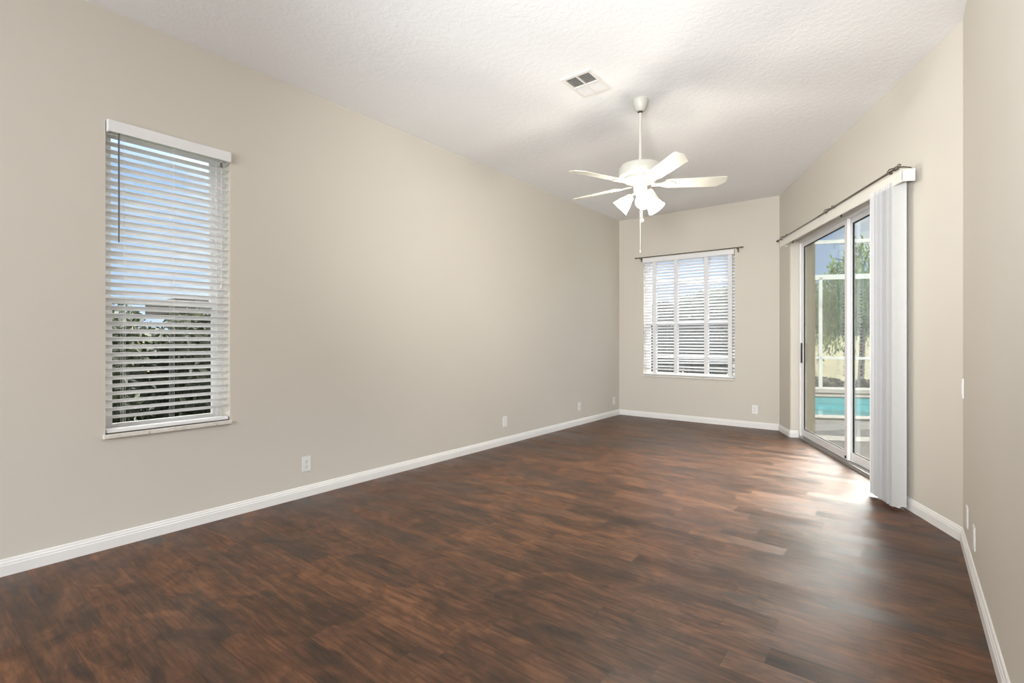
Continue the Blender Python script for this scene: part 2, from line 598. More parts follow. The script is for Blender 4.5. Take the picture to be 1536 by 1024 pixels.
def tag(o, label=None, cat=None, group=None, kind=None):
    if label: o['label'] = label
    if cat: o['category'] = cat
    if group: o['group'] = group
    if kind: o['kind'] = kind
    return o
def thing(name, label, cat, loc=(0, 0, 0), rz=0.0, group=None):
    o = bpy.data.objects.new(name, None)
    COL.objects.link(o)
    o.empty_display_size = 0.05
    o.location = loc
    o.rotation_euler = (0, 0, rz)
    return tag(o, label, cat, group)
def struct(o, label=None, cat=None):
    return tag(o, label, cat, None, 'structure')

# ------------------------------------------------------------------ room shell
T = 0.27
ROOM = [(XL, -4.0), (3.5, -4.0), (3.5, 1.0), (XR, 1.0), (XR, 3.926), (P0.x, YB), (XL, YB)]
ROOM_OUT = [(XL - T, -4.2), (3.7, -4.2), (3.7, 1.12), (0.535, 1.12), (0.535, 3.985), (-1.113, YB + T), (XL - T, YB + T)]
struct(MB().prism(ROOM_OUT, -0.12, 0.0).build('floor', M_FLOOR), 'dark brown wood plank floor of the empty room', 'floor')
struct(MB().prism(ROOM_OUT, CEIL, CEIL + 0.12).build('ceiling', M_CEIL), 'white textured ceiling of the room', 'ceiling')

W1 = (0.80, 1.462, 0.645, 2.42)      # left window: y0, y1, z0, z1
W2 = (-3.15, -1.832, 0.645, 2.41)    # back window: x0, x1, z0, z1
def holed_wall(mb, a0, a1, hole, put):
    h0, h1, z0, z1 = hole
    put(mb, a0, h0, 0, CEIL); put(mb, h1, a1, 0, CEIL)
    put(mb, h0, h1, 0, z0); put(mb, h0, h1, z1, CEIL)
mb = MB()
holed_wall(mb, -4.2, YB, W1, lambda m, a, b, z0, z1: m.box(XL - T, XL, a, b, z0, z1))
struct(mb.build('wall_left', M_WALL), 'long greige wall on the left with the tall narrow window', 'wall')
mb = MB()
def put_back(m, a, b, z0, z1):
    bo = -1.113 if abs(b - P0.x) < 1e-6 else b
    m.prism([(a, YB), (b, YB), (bo, YB + T), (a, YB + T)], z0, z1)
holed_wall(mb, XL - T, P0.x, W2, put_back)
struct(mb.build('wall_back', M_WALL), 'beige end wall with the wide window', 'wall')

D0, D1, DH = 0.45, 2.97, 2.38        # patio door opening along the patio wall
def rnd(s_edge, sgn, r=0.022, k=6):
    """bullnose between the room face (v=0) and the reveal of the opening"""
    c = (s_edge + sgn * r, r)
    out = []
    for i in range(k + 1):
        a = R(90) * i / k
        out.append((c[0] - sgn * r * math.sin(a), c[1] - r * math.cos(a)))
    return out
mb = MB()
VS = 0.185
far = [(0, 0)] + [(s, v) for s, v in rnd(D0, -1)] + [(D0, VS), (-0.118, VS)]
mb.prism([sv(*p) for p in far], 0, DH, 0)
mb.prism([sv(-0.118, VS), sv(D0, VS), sv(D0, T), sv(-0.172, T)], 0, CEIL, 1)
near = [(3.668, 0)] + [(s, v) for s, v in rnd(D1, 1)] + [(D1, VS), (3.709, VS)]
mb.prism([sv(*p) for p in near], 0, DH, 0)
mb.prism([sv(3.709, VS), sv(D1, VS), sv(D1, T), sv(3.728, T)], 0, CEIL, 1)
mb.prism([sv(0, 0), sv(3.668, 0), sv(3.709, VS), sv(-0.118, VS)], DH, CEIL, 0)
mb.prism([sv(D0, VS), sv(D1, VS), sv(D1, T), sv(D0, T)], DH, CEIL, 1)
struct(mb.build('wall_patio', [M_WALL, M_STUCCO]), 'angled greige wall around the sliding patio door', 'wall')
struct(MB().prism([(XR, 1.0), (0.535, 1.0), (0.535, 3.985), (XR, 3.926)], 0, CEIL).build('wall_right', M_WALL), 'greige wall at the right edge of the photo', 'wall')
struct(MB().box(0.535, 3.7, 1.0, 1.12, 0, CEIL).build('wall_front', M_WALL), 'wall of the open living area beside the camera', 'wall')
struct(MB().box(XL - T, 3.7, -4.2, -4.0, 0, CEIL).build('wall_rear', M_WALL), 'wall behind the camera', 'wall')
struct(MB().box(3.5, 3.7, -4.0, 1.0, 0, CEIL).build('wall_side', M_WALL), 'far side wall of the open living area', 'wall')

BP = [(0, 0), (0.014, 0), (0.014, 0.052), (0.0115, 0.056), (0.0115, 0.064), (0.008, 0.070), (0.0065, 0.079), (0.004, 0.083), (0, 0.083)]
def base(name, path, label):
    struct(MB().sweep(path, BP).build(name, M_TRIM), label, 'baseboard')
base('baseboard_left', [(XL, YB), (XL, -4.0)], 'white baseboard along the left wall')
base('baseboard_back', [(P0.x, YB), (XL, YB)], 'white baseboard along the end wall')
farp = [sv(D0, 0.088), sv(D0, 0.022)] + [sv(s, v) for s, v in reversed(rnd(D0, -1))][1:] + [sv(0, 0), ]
base('baseboard_patio', farp, 'short white baseboard wrapping the far jamb of the patio door')
base('baseboard_right', [(XR, 1.0), (XR, 3.926), sv(D1 + 0.022, 0)], 'white baseboard turning the corner at the right wall')

# ------------------------------------------------------------------ windows
def window_frame(name, rz, loc, w, h, label, meet):
    """local frame: x along the wall (0..w), y outwards, z up from the sill"""
    fr = MB()
    loc = (loc[0], loc[1], loc[2] - 0.03); h += 0.03; meet += 0.03
    a, b = 0.1205, 0.19
    t = 0.032
    fr.box(0, t, a, b, 0, h); fr.box(w - t, w, a, b, 0, h)
    fr.box(t, w - t, a, b, 0, t); fr.box(t, w - t, a, b, h - t, h)
    o = fr.build(name, M_FRAME, loc=loc)
    o.rotation_euler = (0, 0, rz)
    struct(o, label, 'window')
    q = 0.028
    for k, (z0, z1, y0) in enumerate(((t, meet + 0.02, 0.1255), (meet - 0.018, h - t, 0.157))):
        m = MB()
        m.box(t, t + q, y0, y0 + 0.028, z0, z1); m.box(w - t - q, w - t, y0, y0 + 0.028, z0, z1)
        m.box(t + q, w - t - q, y0, y0 + 0.028, z0, z0 + 0.038); m.box(t + q, w - t - q, y0, y0 + 0.028, z1 - 0.038, z1)
        s = m.build('sash', M_FRAME, o)
        MB().box(t + q, w - t - q, y0 + 0.011, y0 + 0.016, z0 + 0.038, z1 - 0.038).build('glass_pane', M_GLASS, s)
    return o
w1 = window_frame('window_1', R(90), (XL, W1[0], W1[2]), W1[1] - W1[0], W1[3] - W1[2] + 0.055, 'tall narrow single-hung window in the left wall', 0.77)
w2 = window_frame('window_2', 0, (W2[0], YB, W2[2]), W2[1] - W2[0], W2[3] - W2[2] + 0.055, 'wide single-hung window in the end wall', 0.77)
tag(struct(MB().box(-0.012, W1[1] - W1[0] + 0.004, -0.022, 0.120, -0.024, 0.0).build('trim_1', M_SILL, loc=(XL, W1[0], W1[2]), bevel=0.003)), 'worn pale sill under the left window', 'window sill')
bpy.data.objects['trim_1'].rotation_euler = (0, 0, R(90))
tag(struct(MB().box(-0.012, W2[1] - W2[0] + 0.012, -0.022, 0.120, -0.024, 0.0).build('trim_2', M_SILL, loc=(W2[0], YB, W2[2]), bevel=0.003)), 'pale sill under the end wall window', 'window sill')

# ------------------------------------------------------------------ horizontal blinds
def blind(name, label, loc, rz, w, h, tilts, ladders, tape, crooked=None, slat_mat=None):
    """local: x along the window, y outwards (wall face at 0), z from the sill up"""
    t = thing(name, label, 'blind', loc, rz, None)
    MB().box(0.004, w - 0.004, -0.030, -0.016, h - 0.062, h + 0.004).box(0.004, 0.016, -0.016, 0.02, h - 0.062, h + 0.004).box(w - 0.016, w - 0.004, -0.016, 0.02, h - 0.062, h + 0.004).build('valance', M_FRAME, t, bevel=0.003)
    MB().box(0.012, w - 0.012, 0.003, 0.055, h - 0.045, h - 0.003).build('headrail', M_FRAME, t)
    pitch = 0.0445
    z_top, z_bot = h - 0.072, 0.048
    n = int(round((z_top - z_bot) / pitch))
    pitch = (z_top - z_bot) / n
    m = MB()
    yc, half, th = 0.032, 0.0255, 0.0028
    for i in range(n):
        z = z_top - i * pitch
        a = tilts(i / (n - 1))
        x0, x1 = 0.006 + random.uniform(-.001, .001), w - 0.006 + random.uniform(-.001, .001)
        dz = 0.0
        if crooked and i in crooked:
            dz = crooked[i]
        b = len(m.v)
        K = 4
        for x, zz in ((x0, z), (x1, z + dz)):
            for side in (1, -1):
                for k in range(K + 1):
                    c = -half + 2 * half * k / K
                    crown = 0.0016 * (1 - (c / half) ** 2)
                    yy = c * math.cos(a) - (crown + side * th / 2) * math.sin(a)
                    z2 = c * math.sin(a) + (crown + side * th / 2) * math.cos(a)
                    m.v.append((x, yc + yy, zz + z2))
        L = 2 * (K + 1)
        for k in range(K):
            m.face((b + k, b + k + 1, b + L + k + 1, b + L + k))
            m.face((b + K + 1 + k, b + L + K + 1 + k, b + L + K + 2 + k, b + K + 2 + k))
        m.face((b, b + L, b + L + K + 1, b + K + 1))
        m.face((b + K, b + 2 * K + 1, b + L + 2 * K + 1, b + L + K))
        m.face([b + k for k in range(K + 1)] + [b + K + 1 + k for k in reversed(range(K + 1))])
        m.face([b + L + k for k in range(K + 1)] + [b + L + K + 1 + k for k in reversed(range(K + 1))])
    m.build('slats', slat_mat or M_SLAT, t)
    MB().box(0.006, w - 0.006, 0.008, 0.056, 0.003, 0.026).build('bottom_rail', M_FRAME, t, bevel=0.004)
    for x in ladders:
        c = MB()
        if tape:
            c.box(x - tape / 2, x + tape / 2, 0.0035, 0.0043, 0.03, h - 0.05)
            c.box(x - tape / 2, x + tape / 2, 0.0600, 0.0608, 0.03, h - 0.05)
            c.build('ladder_tape', M_TAPE, t)
        else:
            for yy in (0.004, 0.060):
                for dx in (-0.004, 0.004):
                    c.tube([(x + dx, yy, 0.03), (x + dx, yy, h - 0.05)], 0.0006, 5)
            c.build('ladder_cord', M_CORD, t)
    return t
def tilt1(f):
    return -R(8 + 18 * min(1, f / 0.32))
b1 = blind('window_blind', 'narrow white slat blind with a dark wand in the left wall window', (XL, W1[0], W1[2]), R(90), W1[1] - W1[0], W1[3] - W1[2], tilt1, (0.088, 0.335, 0.578), 0)
hh = W1[3] - W1[2]
MB().tube([(0.060, -0.004, hh - 0.055), (0.060, -0.006, hh - 0.68)], 0.0042, 8).build('tilt_wand', M_WAND, b1, smooth=True)
pc = MB().tube([(0.604, -0.004, hh - 0.06), (0.604, -0.006, hh - 0.88)], 0.0011, 5).tube([(0.610, -0.004, hh - 0.06), (0.607, -0.006, hh - 0.88)], 0.0011, 5).build('lift_cord', M_CORD, b1)
MB().lathe([(0.002, 0), (0.006, -0.004), (0.0075, -0.028), (0.002, -0.032)], 12, xf=Matrix.Translation((0.606, -0.006, hh - 0.875))).build('cord_tassel', M_CORD, pc, smooth=True)
MB().box(0.600, 0.611, -0.012, -0.002, hh - 0.105, hh - 0.075).build('cord_lock', M_WAND, b1)
b2 = blind('window_blind', 'wide white slat blind with cloth ladder tapes in the end wall window', (W2[0], YB, W2[2]), 0, W2[1] - W2[0], W2[3] - W2[2], lambda f: -R(29), (0.175, 0.50, 0.935, 1.255), 0.052, {33: 0.018, 34: 0.03}, M_SLAT_GREY)
pc = MB().tube([(0.09, -0.004, hh - 0.06), (0.09, -0.006, 0.55)], 0.0011, 5).tube([(0.38, -0.002, hh - 0.06), (0.38, -0.004, 0.30)], 0.0010, 5).build('lift_cord', M_CORD, b2)
MB().lathe([(0.002, 0), (0.006, -0.004), (0.0075, -0.028), (0.002, -0.032)], 12, xf=Matrix.Translation((0.09, -0.006, 0.55))).build('cord_tassel', M_CORD, pc, smooth=True)

# ------------------------------------------------------------------ sliding patio door (local x = s, y = v)
d = MB()
d.box(D0, D0 + 0.035, 0.092, 0.143, 0.0, DH).box(D0, D0 + 0.035, 0.143, 0.20, 0.0, DH, 1).box(D1 - 0.035, D1, 0.092, 0.20, 0.0, DH)
d.box(D0 + 0.035, D1 - 0.035, 0.092, 0.20, DH - 0.05, DH)
door = d.build('door_1', [M_FRAME, M_STUCCO], loc=(P0.x, P0.y, 0))
door.rotation_euler = (0, 0, UANG)
struct(door, 'white framed sliding glass patio door', 'door')
tr = MB().box(D0 + 0.035, D1 - 0.035, 0.084, 0.20, 0.0, 0.016)
for v in (0.088, 0.113, 0.142, 0.176):
    tr.box(D0 + 0.035, D1 - 0.035, v, v + 0.006, 0.016, 0.034)
tr.build('door_track', M_ALU, door)
def panel(s0, s1, v0, v1, handle):
    m = MB()
    st, z0, z1 = 0.058, 0.036, DH - 0.052
    m.box(s0, s0 + st, v0, v1, z0, z1).box(s1 - st, s1, v0, v1, z0, z1)
    m.box(s0 + st, s1 - st, v0, v1, z0, z0 + 0.075).box(s0 + st, s1 - st, v0, v1, z1 - 0.045, z1)
    o = m.build('door_panel', M_FRAME, door, bevel=0.002)
    g = 0.008
    gk = MB()
    y0, y1 = (v0 + v1) / 2 - 0.007, (v0 + v1) / 2 + 0.007
    gk.box(s0 + st, s0 + st + g, y0, y1, z0 + 0.075, z1 - 0.045).box(s1 - st - g, s1 - st, y0, y1, z0 + 0.075, z1 - 0.045)
    gk.box(s0 + st + g, s1 - st - g, y0, y1, z0 + 0.075, z0 + 0.083).box(s0 + st + g, s1 - st - g, y0, y1, z1 - 0.053, z1 - 0.045)
    gk.build('gasket', M_GASKET, o)
    MB().box(s0 + st + g, s1 - st - g, (v0 + v1) / 2 - 0.003, (v0 + v1) / 2 + 0.003, z0 + 0.083, z1 - 0.053).build('glass_pane', M_GLASS, o)
    if handle:
        MB().box(s0 + 0.018, s0 + 0.036, v0 - 0.014, v0, 0.90, 1.14).build('door_handle', M_GASKET, o, bevel=0.004)
        MB().box(s1 - 0.045, s1 - 0.02, v0 - 0.006, v0, 0.05, 0.075).build('foot_bolt', M_GASKET, o)
    return o
panel(D0 + 0.032, 1.775, 0.112, 0.142, True)
panel(1.715, D1 - 0.035, 0.150, 0.180, False)

# ------------------------------------------------------------------ vertical blind on the patio door
vb = thing('vertical_blind', 'stacked white vertical blind with cream valance over the patio door', 'blind', (P0.x, P0.y, 0), UANG)
SA, SB = 0.46, 3.24
ZA, ZB = 2.300, 2.242
tl = math.atan2(ZB - ZA, SB - SA)
xf = Matrix.Translation((SA, 0, ZA)) @ Matrix.Rotation(-tl, 4, 'Y')
m = MB()
LEN = SB - SA
prof = [(-0.118, 0.006), (-0.112, 0.0), (-0.106, 0.004), (-0.106, 0.082), (-0.040, 0.082), (-0.040, 0.088), (-0.112, 0.088), (-0.118, 0.082)]
bidx = len(m.v)
for x in (0, LEN):
    for (y, z) in prof:
        m.v.append(tuple(xf @ Vector((x, y, z))))
k = len(prof)
for i in range(k):
    j = (i + 1) % k
    m.face((i, j, k + j, k + i))
m.face(list(range(k))); m.face(list(range(k, 2 * k)))
m.build('valance', M_VALANCE, vb)
for x in (0.0, LEN - 0.004):
    MB().box(x, x + 0.004, -0.118, -0.034, 0.004, 0.088, xf=xf).build('valance_end_cap', M_VALANCE, vb, bevel=0.002)
MB().box(0.01, LEN - 0.01, -0.095, -0.055, 0.040, 0.078, xf=xf).build('headrail', M_ALU, vb)
for x in (0.30, LEN / 2, LEN - 0.12):
    MB().box(x, x + 0.03, -0.055, 0.0, 0.05, 0.075, xf=xf).build('wall_bracket', M_ALU, vb)
NV = 24
rv = random.Random(3)
for i in range(NV):
    f = i / (NV - 1)
    s = 2.815 + 0.32 * f
    ang = R(90) - R(30) * max(0, 1 - f * 1.6) + R(rv.uniform(-11, 11)) * (0 if i == NV - 1 else 1)
    dv = rv.uniform(-0.007, 0.004) * (0 if i == NV - 1 else 1)
    zt = ZA + math.tan(tl) * (s - SA) + 0.03
    m = MB()
    hw, kk = 0.0445, 6
    ux, uy = math.cos(ang), math.sin(ang)
    b0 = len(m.v)
    for z in (0.024, zt):
        for j in range(kk + 1):
            c = -hw + 2 * hw * j / kk
            bow = 0.005 * (1 - (c / hw) ** 2)
            m.v.append((s + c * ux - bow * uy, -0.080 + dv + c * uy + bow * ux, z))
        for j in reversed(range(kk + 1)):
            c = -hw + 2 * hw * j / kk
            bow = 0.005 * (1 - (c / hw) ** 2) + 0.0012
            m.v.append((s + c * ux - bow * uy, -0.080 + dv + c * uy + bow * ux, z))
    L = 2 * (kk + 1)
    for j in range(L):
        j2 = (j + 1) % L
        m.face((b0 + j, b0 + j2, b0 + L + j2, b0 + L + j))
    m.face([b0 + j for j in range(L)]); m.face([b0 + L + j for j in range(L)])
    m.build('vane', M_VANE, vb, smooth=True)

# ------------------------------------------------------------------ curtain rods
def scroll(cx, cy, z, r, xf=None):
    pts = []
    for i in range(14):
        a = i / 13 * 2.2 * math.pi
        rr = r * (1 - 0.045 * i)
        pts.append((cx, cy + rr * math.cos(a), z + rr * math.sin(a)))
    return pts
rod = thing('curtain_rod', 'long bare dark curtain rod above the patio door', 'curtain rod', (P0.x, P0.y, 0), UANG)
m = MB().tube([(0.42, -0.130, 2.385), (1.85, -0.130, 2.360)], 0.0065, 12).tube([(1.75, -0.130, 2.362), (3.17, -0.130, 2.345)], 0.0085, 12)
m.build('rod', M_BRONZE, rod, smooth=True)
for s, z in ((0.415, 2.385), (3.20, 2.345)):
    MB().lathe([(0.004, -0.03), (0.011, -0.024), (0.014, -0.012), (0.010, -0.002), (0.015, 0.008), (0.013, 0.02), (0.003, 0.028)], 14, xf=Matrix.Translation((s, -0.130, z)) @ Matrix.Rotation(R(90), 4, 'Y')).build('finial', M_BRONZE, rod, smooth=True)
for s, z in ((0.56, 2.383), (1.95, 2.360), (3.12, 2.345)):
    m = MB().box(s - 0.011, s + 0.011, -0.006, 0.0, z - 0.055, z + 0.022)
    m.tube([(s, -0.004, z + 0.026), (s, -0.05, z + 0.034), (s, -0.10, z + 0.030), (s, -0.135, z + 0.020), (s, -0.146, z + 0.004), (s, -0.138, z - 0.010), (s, -0.122, z - 0.012), (s, -0.114, z - 0.002)], 0.0045, 8)
    m.tube(scroll(s, -0.075, z + 0.044, 0.011), 0.0035, 6)
    m.build('rod_bracket', M_BRONZE, rod, smooth=True)
rod2 = thing('curtain_rod', 'bare dark curtain rod above the end wall window', 'curtain rod', (0, 0, 0))
MB().tube([(-3.225, YB - 0.075, 2.420), (-1.735, YB - 0.075, 2.420)], 0.0065, 12).build('rod', M_BRONZE, rod2, smooth=True)
for x, sg in ((-3.235, -1), (-1.725, 1)):
    MB().lathe([(0.003, -0.02), (0.010, -0.014), (0.012, -0.004), (0.008, 0.004), (0.011, 0.014), (0.002, 0.022)], 12, xf=Matrix.Translation((x, YB - 0.075, 2.420)) @ Matrix.Rotation(R(90 * sg), 4, 'Y')).build('finial', M_BRONZE, rod2, smooth=True)
for x in (-3.175, -1.785):
    MB().box(x - 0.010, x + 0.010, YB - 0.006, YB, 2.365, 2.43).tube([(x, YB - 0.004, 2.40), (x, YB - 0.05, 2.405), (x, YB - 0.08, 2.408), (x, YB - 0.088, 2.425)], 0.0045, 8).build('rod_bracket', M_BRONZE, rod2, smooth=True)

# ------------------------------------------------------------------ ceiling fan
DF = 3.90
fwd = Vector((-math.sin(YAW), math.cos(YAW))); rgt = Vector((math.cos(YAW), math.sin(YAW)))
fc = fwd * DF + rgt * ((960.5 - 768) / 750 * DF)
fan = thing('ceiling_fan', 'white five-blade ceiling fan with three lit glass shades', 'ceiling fan', (fc.x, fc.y, 0))
MB().lathe([(0.001, CEIL), (0.058, CEIL), (0.060, CEIL - 0.012), (0.052, CEIL - 0.04), (0.036, CEIL - 0.085), (0.026, CEIL - 0.092), (0.001, CEIL - 0.092)], 28).build('canopy', M_FAN, fan, smooth=True)
MB().lathe([(0.013, CEIL - 0.09), (0.019, CEIL - 0.095), (0.013, CEIL - 0.105)], 16).build('hanger_ball', M_GASKET, fan, smooth=True)
MB().tube([(0, 0, 2.53), (0, 0, CEIL - 0.085)], 0.0135, 14).build('downrod', M_FAN, fan, smooth=True)
MB().lathe([(0.013, 2.575), (0.030, 2.570), (0.034, 2.553), (0.10, 2.548), (0.150, 2.535), (0.164, 2.515), (0.166, 2.470), (0.160, 2.452), (0.140, 2.440), (0.020, 2.440)], 40).build('motor_housing', M_FAN, fan, smooth=True)
MB().lathe([(0.02, 2.440), (0.125, 2.438), (0.128, 2.425), (0.110, 2.408), (0.080, 2.400), (0.050, 2.396), (0.050, 2.385), (0.001, 2.385)], 36).build('flywheel', M_FAN, fan, smooth=True)
MB().lathe([(0.001, 2.387), (0.045, 2.387), (0.052, 2.378), (0.050, 2.335), (0.034, 2.315), (0.028, 2.285), (0.012, 2.275), (0.001, 2.275)], 28).build('light_fitter', M_FANCREAM, fan, smooth=True)
PH = R(-6.7) + YAW
for k in range(5):
    a = PH + k * R(72)
    xf = Matrix.Rotation(a, 4, 'Z') @ Matrix.Translation((0, 0, 2.392)) @ Matrix.Rotation(R(-13), 4, 'X')
    poly = [(0.19, -0.050), (0.22, -0.060), (0.625, -0.070), (0.640, -0.058), (0.640, 0.010), (0.585, 0.070), (0.22, 0.060), (0.19, 0.050)]
    bl = MB().prism(poly, -0.004, 0.004, xf=xf).build('blade', M_FAN, fan, bevel=0.0015)
    iron = [(0.085, -0.018), (0.15, -0.016), (0.185, -0.040), (0.22, -0.046), (0.255, -0.030), (0.270, 0.0), (0.255, 0.030), (0.22, 0.046), (0.185, 0.040), (0.15, 0.016), (0.085, 0.018)]
    ir = MB().prism(iron, -0.0105, -0.0045, xf=xf)
    for (px, py) in ((0.215, -0.026), (0.215, 0.026), (0.248, 0.0)):
        ir.lathe([(0.001, -0.0125), (0.005, -0.0125), (0.0055, -0.0105)], 8, xf=xf @ Matrix.Translation((px, py, 0)))
    ir.build('blade_iron', M_FAN, bl, bevel=0.001)
for k, ang in enumerate((-93, 24, 156)):
    a = R(ang) + YAW
    dx, dy = math.cos(a), math.sin(a)
    base_xf = Matrix.Rotation(a, 4, 'Z')
    arm = MB().tube([base_xf @ Vector(p) for p in ((0.03, 0, 2.318), (0.052, 0, 2.322), (0.068, 0, 2.312), (0.074, 0, 2.300))], 0.009, 10)
    arm_o = arm.build('lamp_arm', M_FAN, fan, smooth=True)
    sx = base_xf @ Matrix.Translation((0.072, 0, 2.304)) @ Matrix.Rotation(R(-46), 4, 'Y') @ Matrix.Scale(1.15, 4)
    sh = MB().lathe([(0.020, 0.004), (0.024, -0.008), (0.030, -0.026), (0.042, -0.050), (0.050, -0.075), (0.056, -0.098), (0.062, -0.108)], 24, xf=sx)
    sh.build('lamp_shade', M_LAMP, arm_o, smooth=True)
    MB().lathe([(0.001, -0.090), (0.014, -0.086), (0.022, -0.070), (0.020, -0.052), (0.012, -0.036), (0.010, -0.012)], 16, xf=sx).build('bulb', M_BULB, arm_o, smooth=True)
    lp = bpy.data.lights.new('fan_bulb_light', 'POINT')
    lp.energy = 17
    lp.color = (1.0, 0.94, 0.82)
    lp.shadow_soft_size = 0.04
    lo = bpy.data.objects.new('fan_bulb_light', lp)
    COL.objects.link(lo)
    lo.location = Vector((fc.x, fc.y, 0)) + (sx @ Vector((0, 0, -0.112)))
ch = MB().tube([(0.014, 0.0, 2.277), (0.014, 0, 2.115)], 0.0016, 6).build('pull_chain', M_FAN, fan)
MB().lathe([(0.001, 0.015), (0.011, 0.010), (0.0155, 0), (0.011, -0.010), (0.001, -0.015)], 14, xf=Matrix.Translation((0.014, 0, 2.106))).build('chain_knob', M_FAN, ch, smooth=True)
ch = MB().tube([(0.004, -0.010, 2.277), (0.004, -0.010, 1.87)], 0.0012, 6).build('pull_chain', M_FAN, fan)
MB().lathe([(0.001, 0.008), (0.004, 0.004), (0.004, -0.010), (0.001, -0.012)], 10, xf=Matrix.Translation((0.004, -0.010, 1.868))).build('chain_knob', M_FAN, ch, smooth=True)

# ------------------------------------------------------------------ ceiling vent
vt = thing('ceiling_vent', 'square white ceiling vent with four louvred quarters near the fan', 'vent', (-1.828, 3.200, CEIL))
VX, VY = 0.120, 0.166
f = MB()
f.box(-VX, VX, -VY, -VY + 0.028, -0.012, 0.0).box(-VX, VX, VY - 0.028, VY, -0.012, 0.0)
f.box(-VX, -VX + 0.026, -VY + 0.028, VY - 0.028, -0.012, 0.0).box(VX - 0.026, VX, -VY + 0.028, VY - 0.028, -0.012, 0.0)
f.build('vent_frame', M_VENT, vt, bevel=0.002)
MB().box(-0.005, 0.005, -VY + 0.028, VY - 0.028, -0.013, -0.003).box(-VX + 0.026, VX - 0.026, -0.006, 0.006, -0.0135, -0.0035).build('cross_bar', M_VENT, vt)
MB().box(-VX + 0.026, VX - 0.026, -VY + 0.028, VY - 0.028, -0.0012, -0.0002).build('duct_backing', M_DUCT, vt)
lv = MB()
for i in range(9):
    for sgn in (-1, 1):
        y = sgn * (0.014 + i * 0.0138)
        xl = Matrix.Translation((0, y, -0.007)) @ Matrix.Rotation(R(-52), 4, 'X') if sgn > 0 else Matrix.Translation((0, y, -0.007)) @ Matrix.Rotation(R(38), 4, 'X')
        lv.box(-VX + 0.027, VX - 0.027, -0.0062, 0.0062, -0.0004, 0.0004, xf=xl)
lv.build('louvres', M_VENT, vt)

# ------------------------------------------------------------------ wall plates
def plate(name, label, cat, loc, rz, kind, w=0.072, h=0.115, group=None):
    """local: x along wall, y out of the wall into the room"""
    t = thing(name, label, cat, loc, rz, group)
    MB().box(-w / 2, w / 2, 0, 0.006, -h / 2, h / 2).build('cover_plate', M_PLATE, t, bevel=0.0025)
    if kind == 'duplex':
        for z in (-0.0195, 0.0195):
            r = MB().prism([(0.0165 * math.cos(a), 0.0145 * math.sin(a)) for a in [2 * math.pi * i / 16 for i in range(16)]], -0.0075, -0.0055, xf=Matrix.Translation((0, 0, z)) @ Matrix.Rotation(R(90), 4, 'X')).build('receptacle', M_PLATE, t)
            MB().box(-0.0078, -0.0052, 0.0076, 0.0080, z - 0.001, z + 0.009).box(0.0052, 0.0078, 0.0076, 0.0080, z - 0.001, z + 0.009).box(-0.003, 0.003, 0.0076, 0.0080, z - 0.0105, z - 0.005).build('socket_slots', M_SLOT, r)
        MB().lathe([(0.001, 0.0072), (0.003, 0.0070), (0.0034, 0.006)], 10, xf=Matrix.Rotation(R(-90), 4, 'X')).build('screw', M_ALU, t)
    elif kind == 'jack':
        MB().lathe([(0.001, 0.016), (0.0045, 0.016), (0.0045, 0.006)], 12, xf=Matrix.Rotation(R(-90), 4, 'X')).build('cable_jack', M_ALU, t)
        for z in (-0.042, 0.042):
            MB().lathe([(0.001, 0.0072), (0.003, 0.0070), (0.0034, 0.006)], 10, xf=Matrix.Translation((0, 0, z)) @ Matrix.Rotation(R(-90), 4, 'X')).build('screw', M_ALU, t)
    elif kind == 'switch':
        MB().box(-0.0165, 0.0165, 0.006, 0.0085, -0.033, 0.033).build('rocker', M_PLATE, t, bevel=0.001)
    elif kind == 'blank':
        for z in (-0.042, 0.042):
            MB().lathe([(0.001, 0.0072), (0.003, 0.0070), (0.0034, 0.006)], 10, xf=Matrix.Translation((0, 0, z)) @ Matrix.Rotation(R(-90), 4, 'X')).build('screw', M_ALU, t)
    return t
LW, BW, RW = R(-90), R(180), R(90)
plate('wall_outlet', 'white duplex outlet on the left wall, nearest to the left window', 'outlet', (XL, 2.003, 0.245), LW, 'duplex')
plate('wall_plate', 'blank white plate on the left wall, second from the left window', 'wall plate', (XL, 4.380, 0.257), LW, 'blank')
plate('wall_plate', 'small white cable plate on the left wall, third from the left window', 'wall plate', (XL, 6.017, 0.253), LW, 'jack')
plate('wall_plate', 'white plate on the left wall right beside the far corner', 'wall plate', (XL, 7.060, 0.235), LW, 'blank')
plate('wall_outlet', 'white outlet on the end wall, right of and below the window', 'outlet', (-1.578, YB, 0.248), BW, 'duplex')
plate('light_switch', 'narrow white switch plate halfway up the right wall', 'light switch', (XR, 3.905, 0.898), RW, 'switch')
plate('wall_plate', 'low white plate on the right wall, closer to the corner of the pair', 'wall plate', (XR, 3.635, 0.228), RW, 'blank')
plate('wall_outlet', 'low white outlet on the right wall, farther from the corner of the pair', 'outlet', (XR, 3.290, 0.222), RW, 'duplex')

# ------------------------------------------------------------------ outside: ground, pool, cage
GZ = -0.06
def quad_sv(s0, s1, v0, v1):
    return [sv(s0, v0), sv(s1, v0), sv(s1, v1), sv(s0, v1)]
PS0, PS1, PV0, PV1 = -4.85, -1.85, 0.4, 8.5
dk = MB()
for q in ((-6.55, PS0, T + 0.01, 12), (PS1, 6.0, T + 0.01, 12), (PS0, PS1, PV1, 12)):
    dk.prism(quad_sv(*q), GZ - 0.1, GZ)
dk.prism([sv(-6.55, -3.0), sv(PS1, -2.4), sv(-0.25, 0.27), sv(-0.25, 0.28), sv(PS1, PV0), sv(PS0, PV0), sv(-6.55, PV0)], GZ - 0.1, GZ - 0.001)
struct(dk.build('pool_deck', M_PAVER), 'grey paver deck around the pool', 'deck')
struct(MB().prism(quad_sv(-0.09, 0.24, T + 0.01, 12), GZ, GZ + 0.004).build('trim_3', M_BAND), 'pale concrete band across the deck', 'paving')
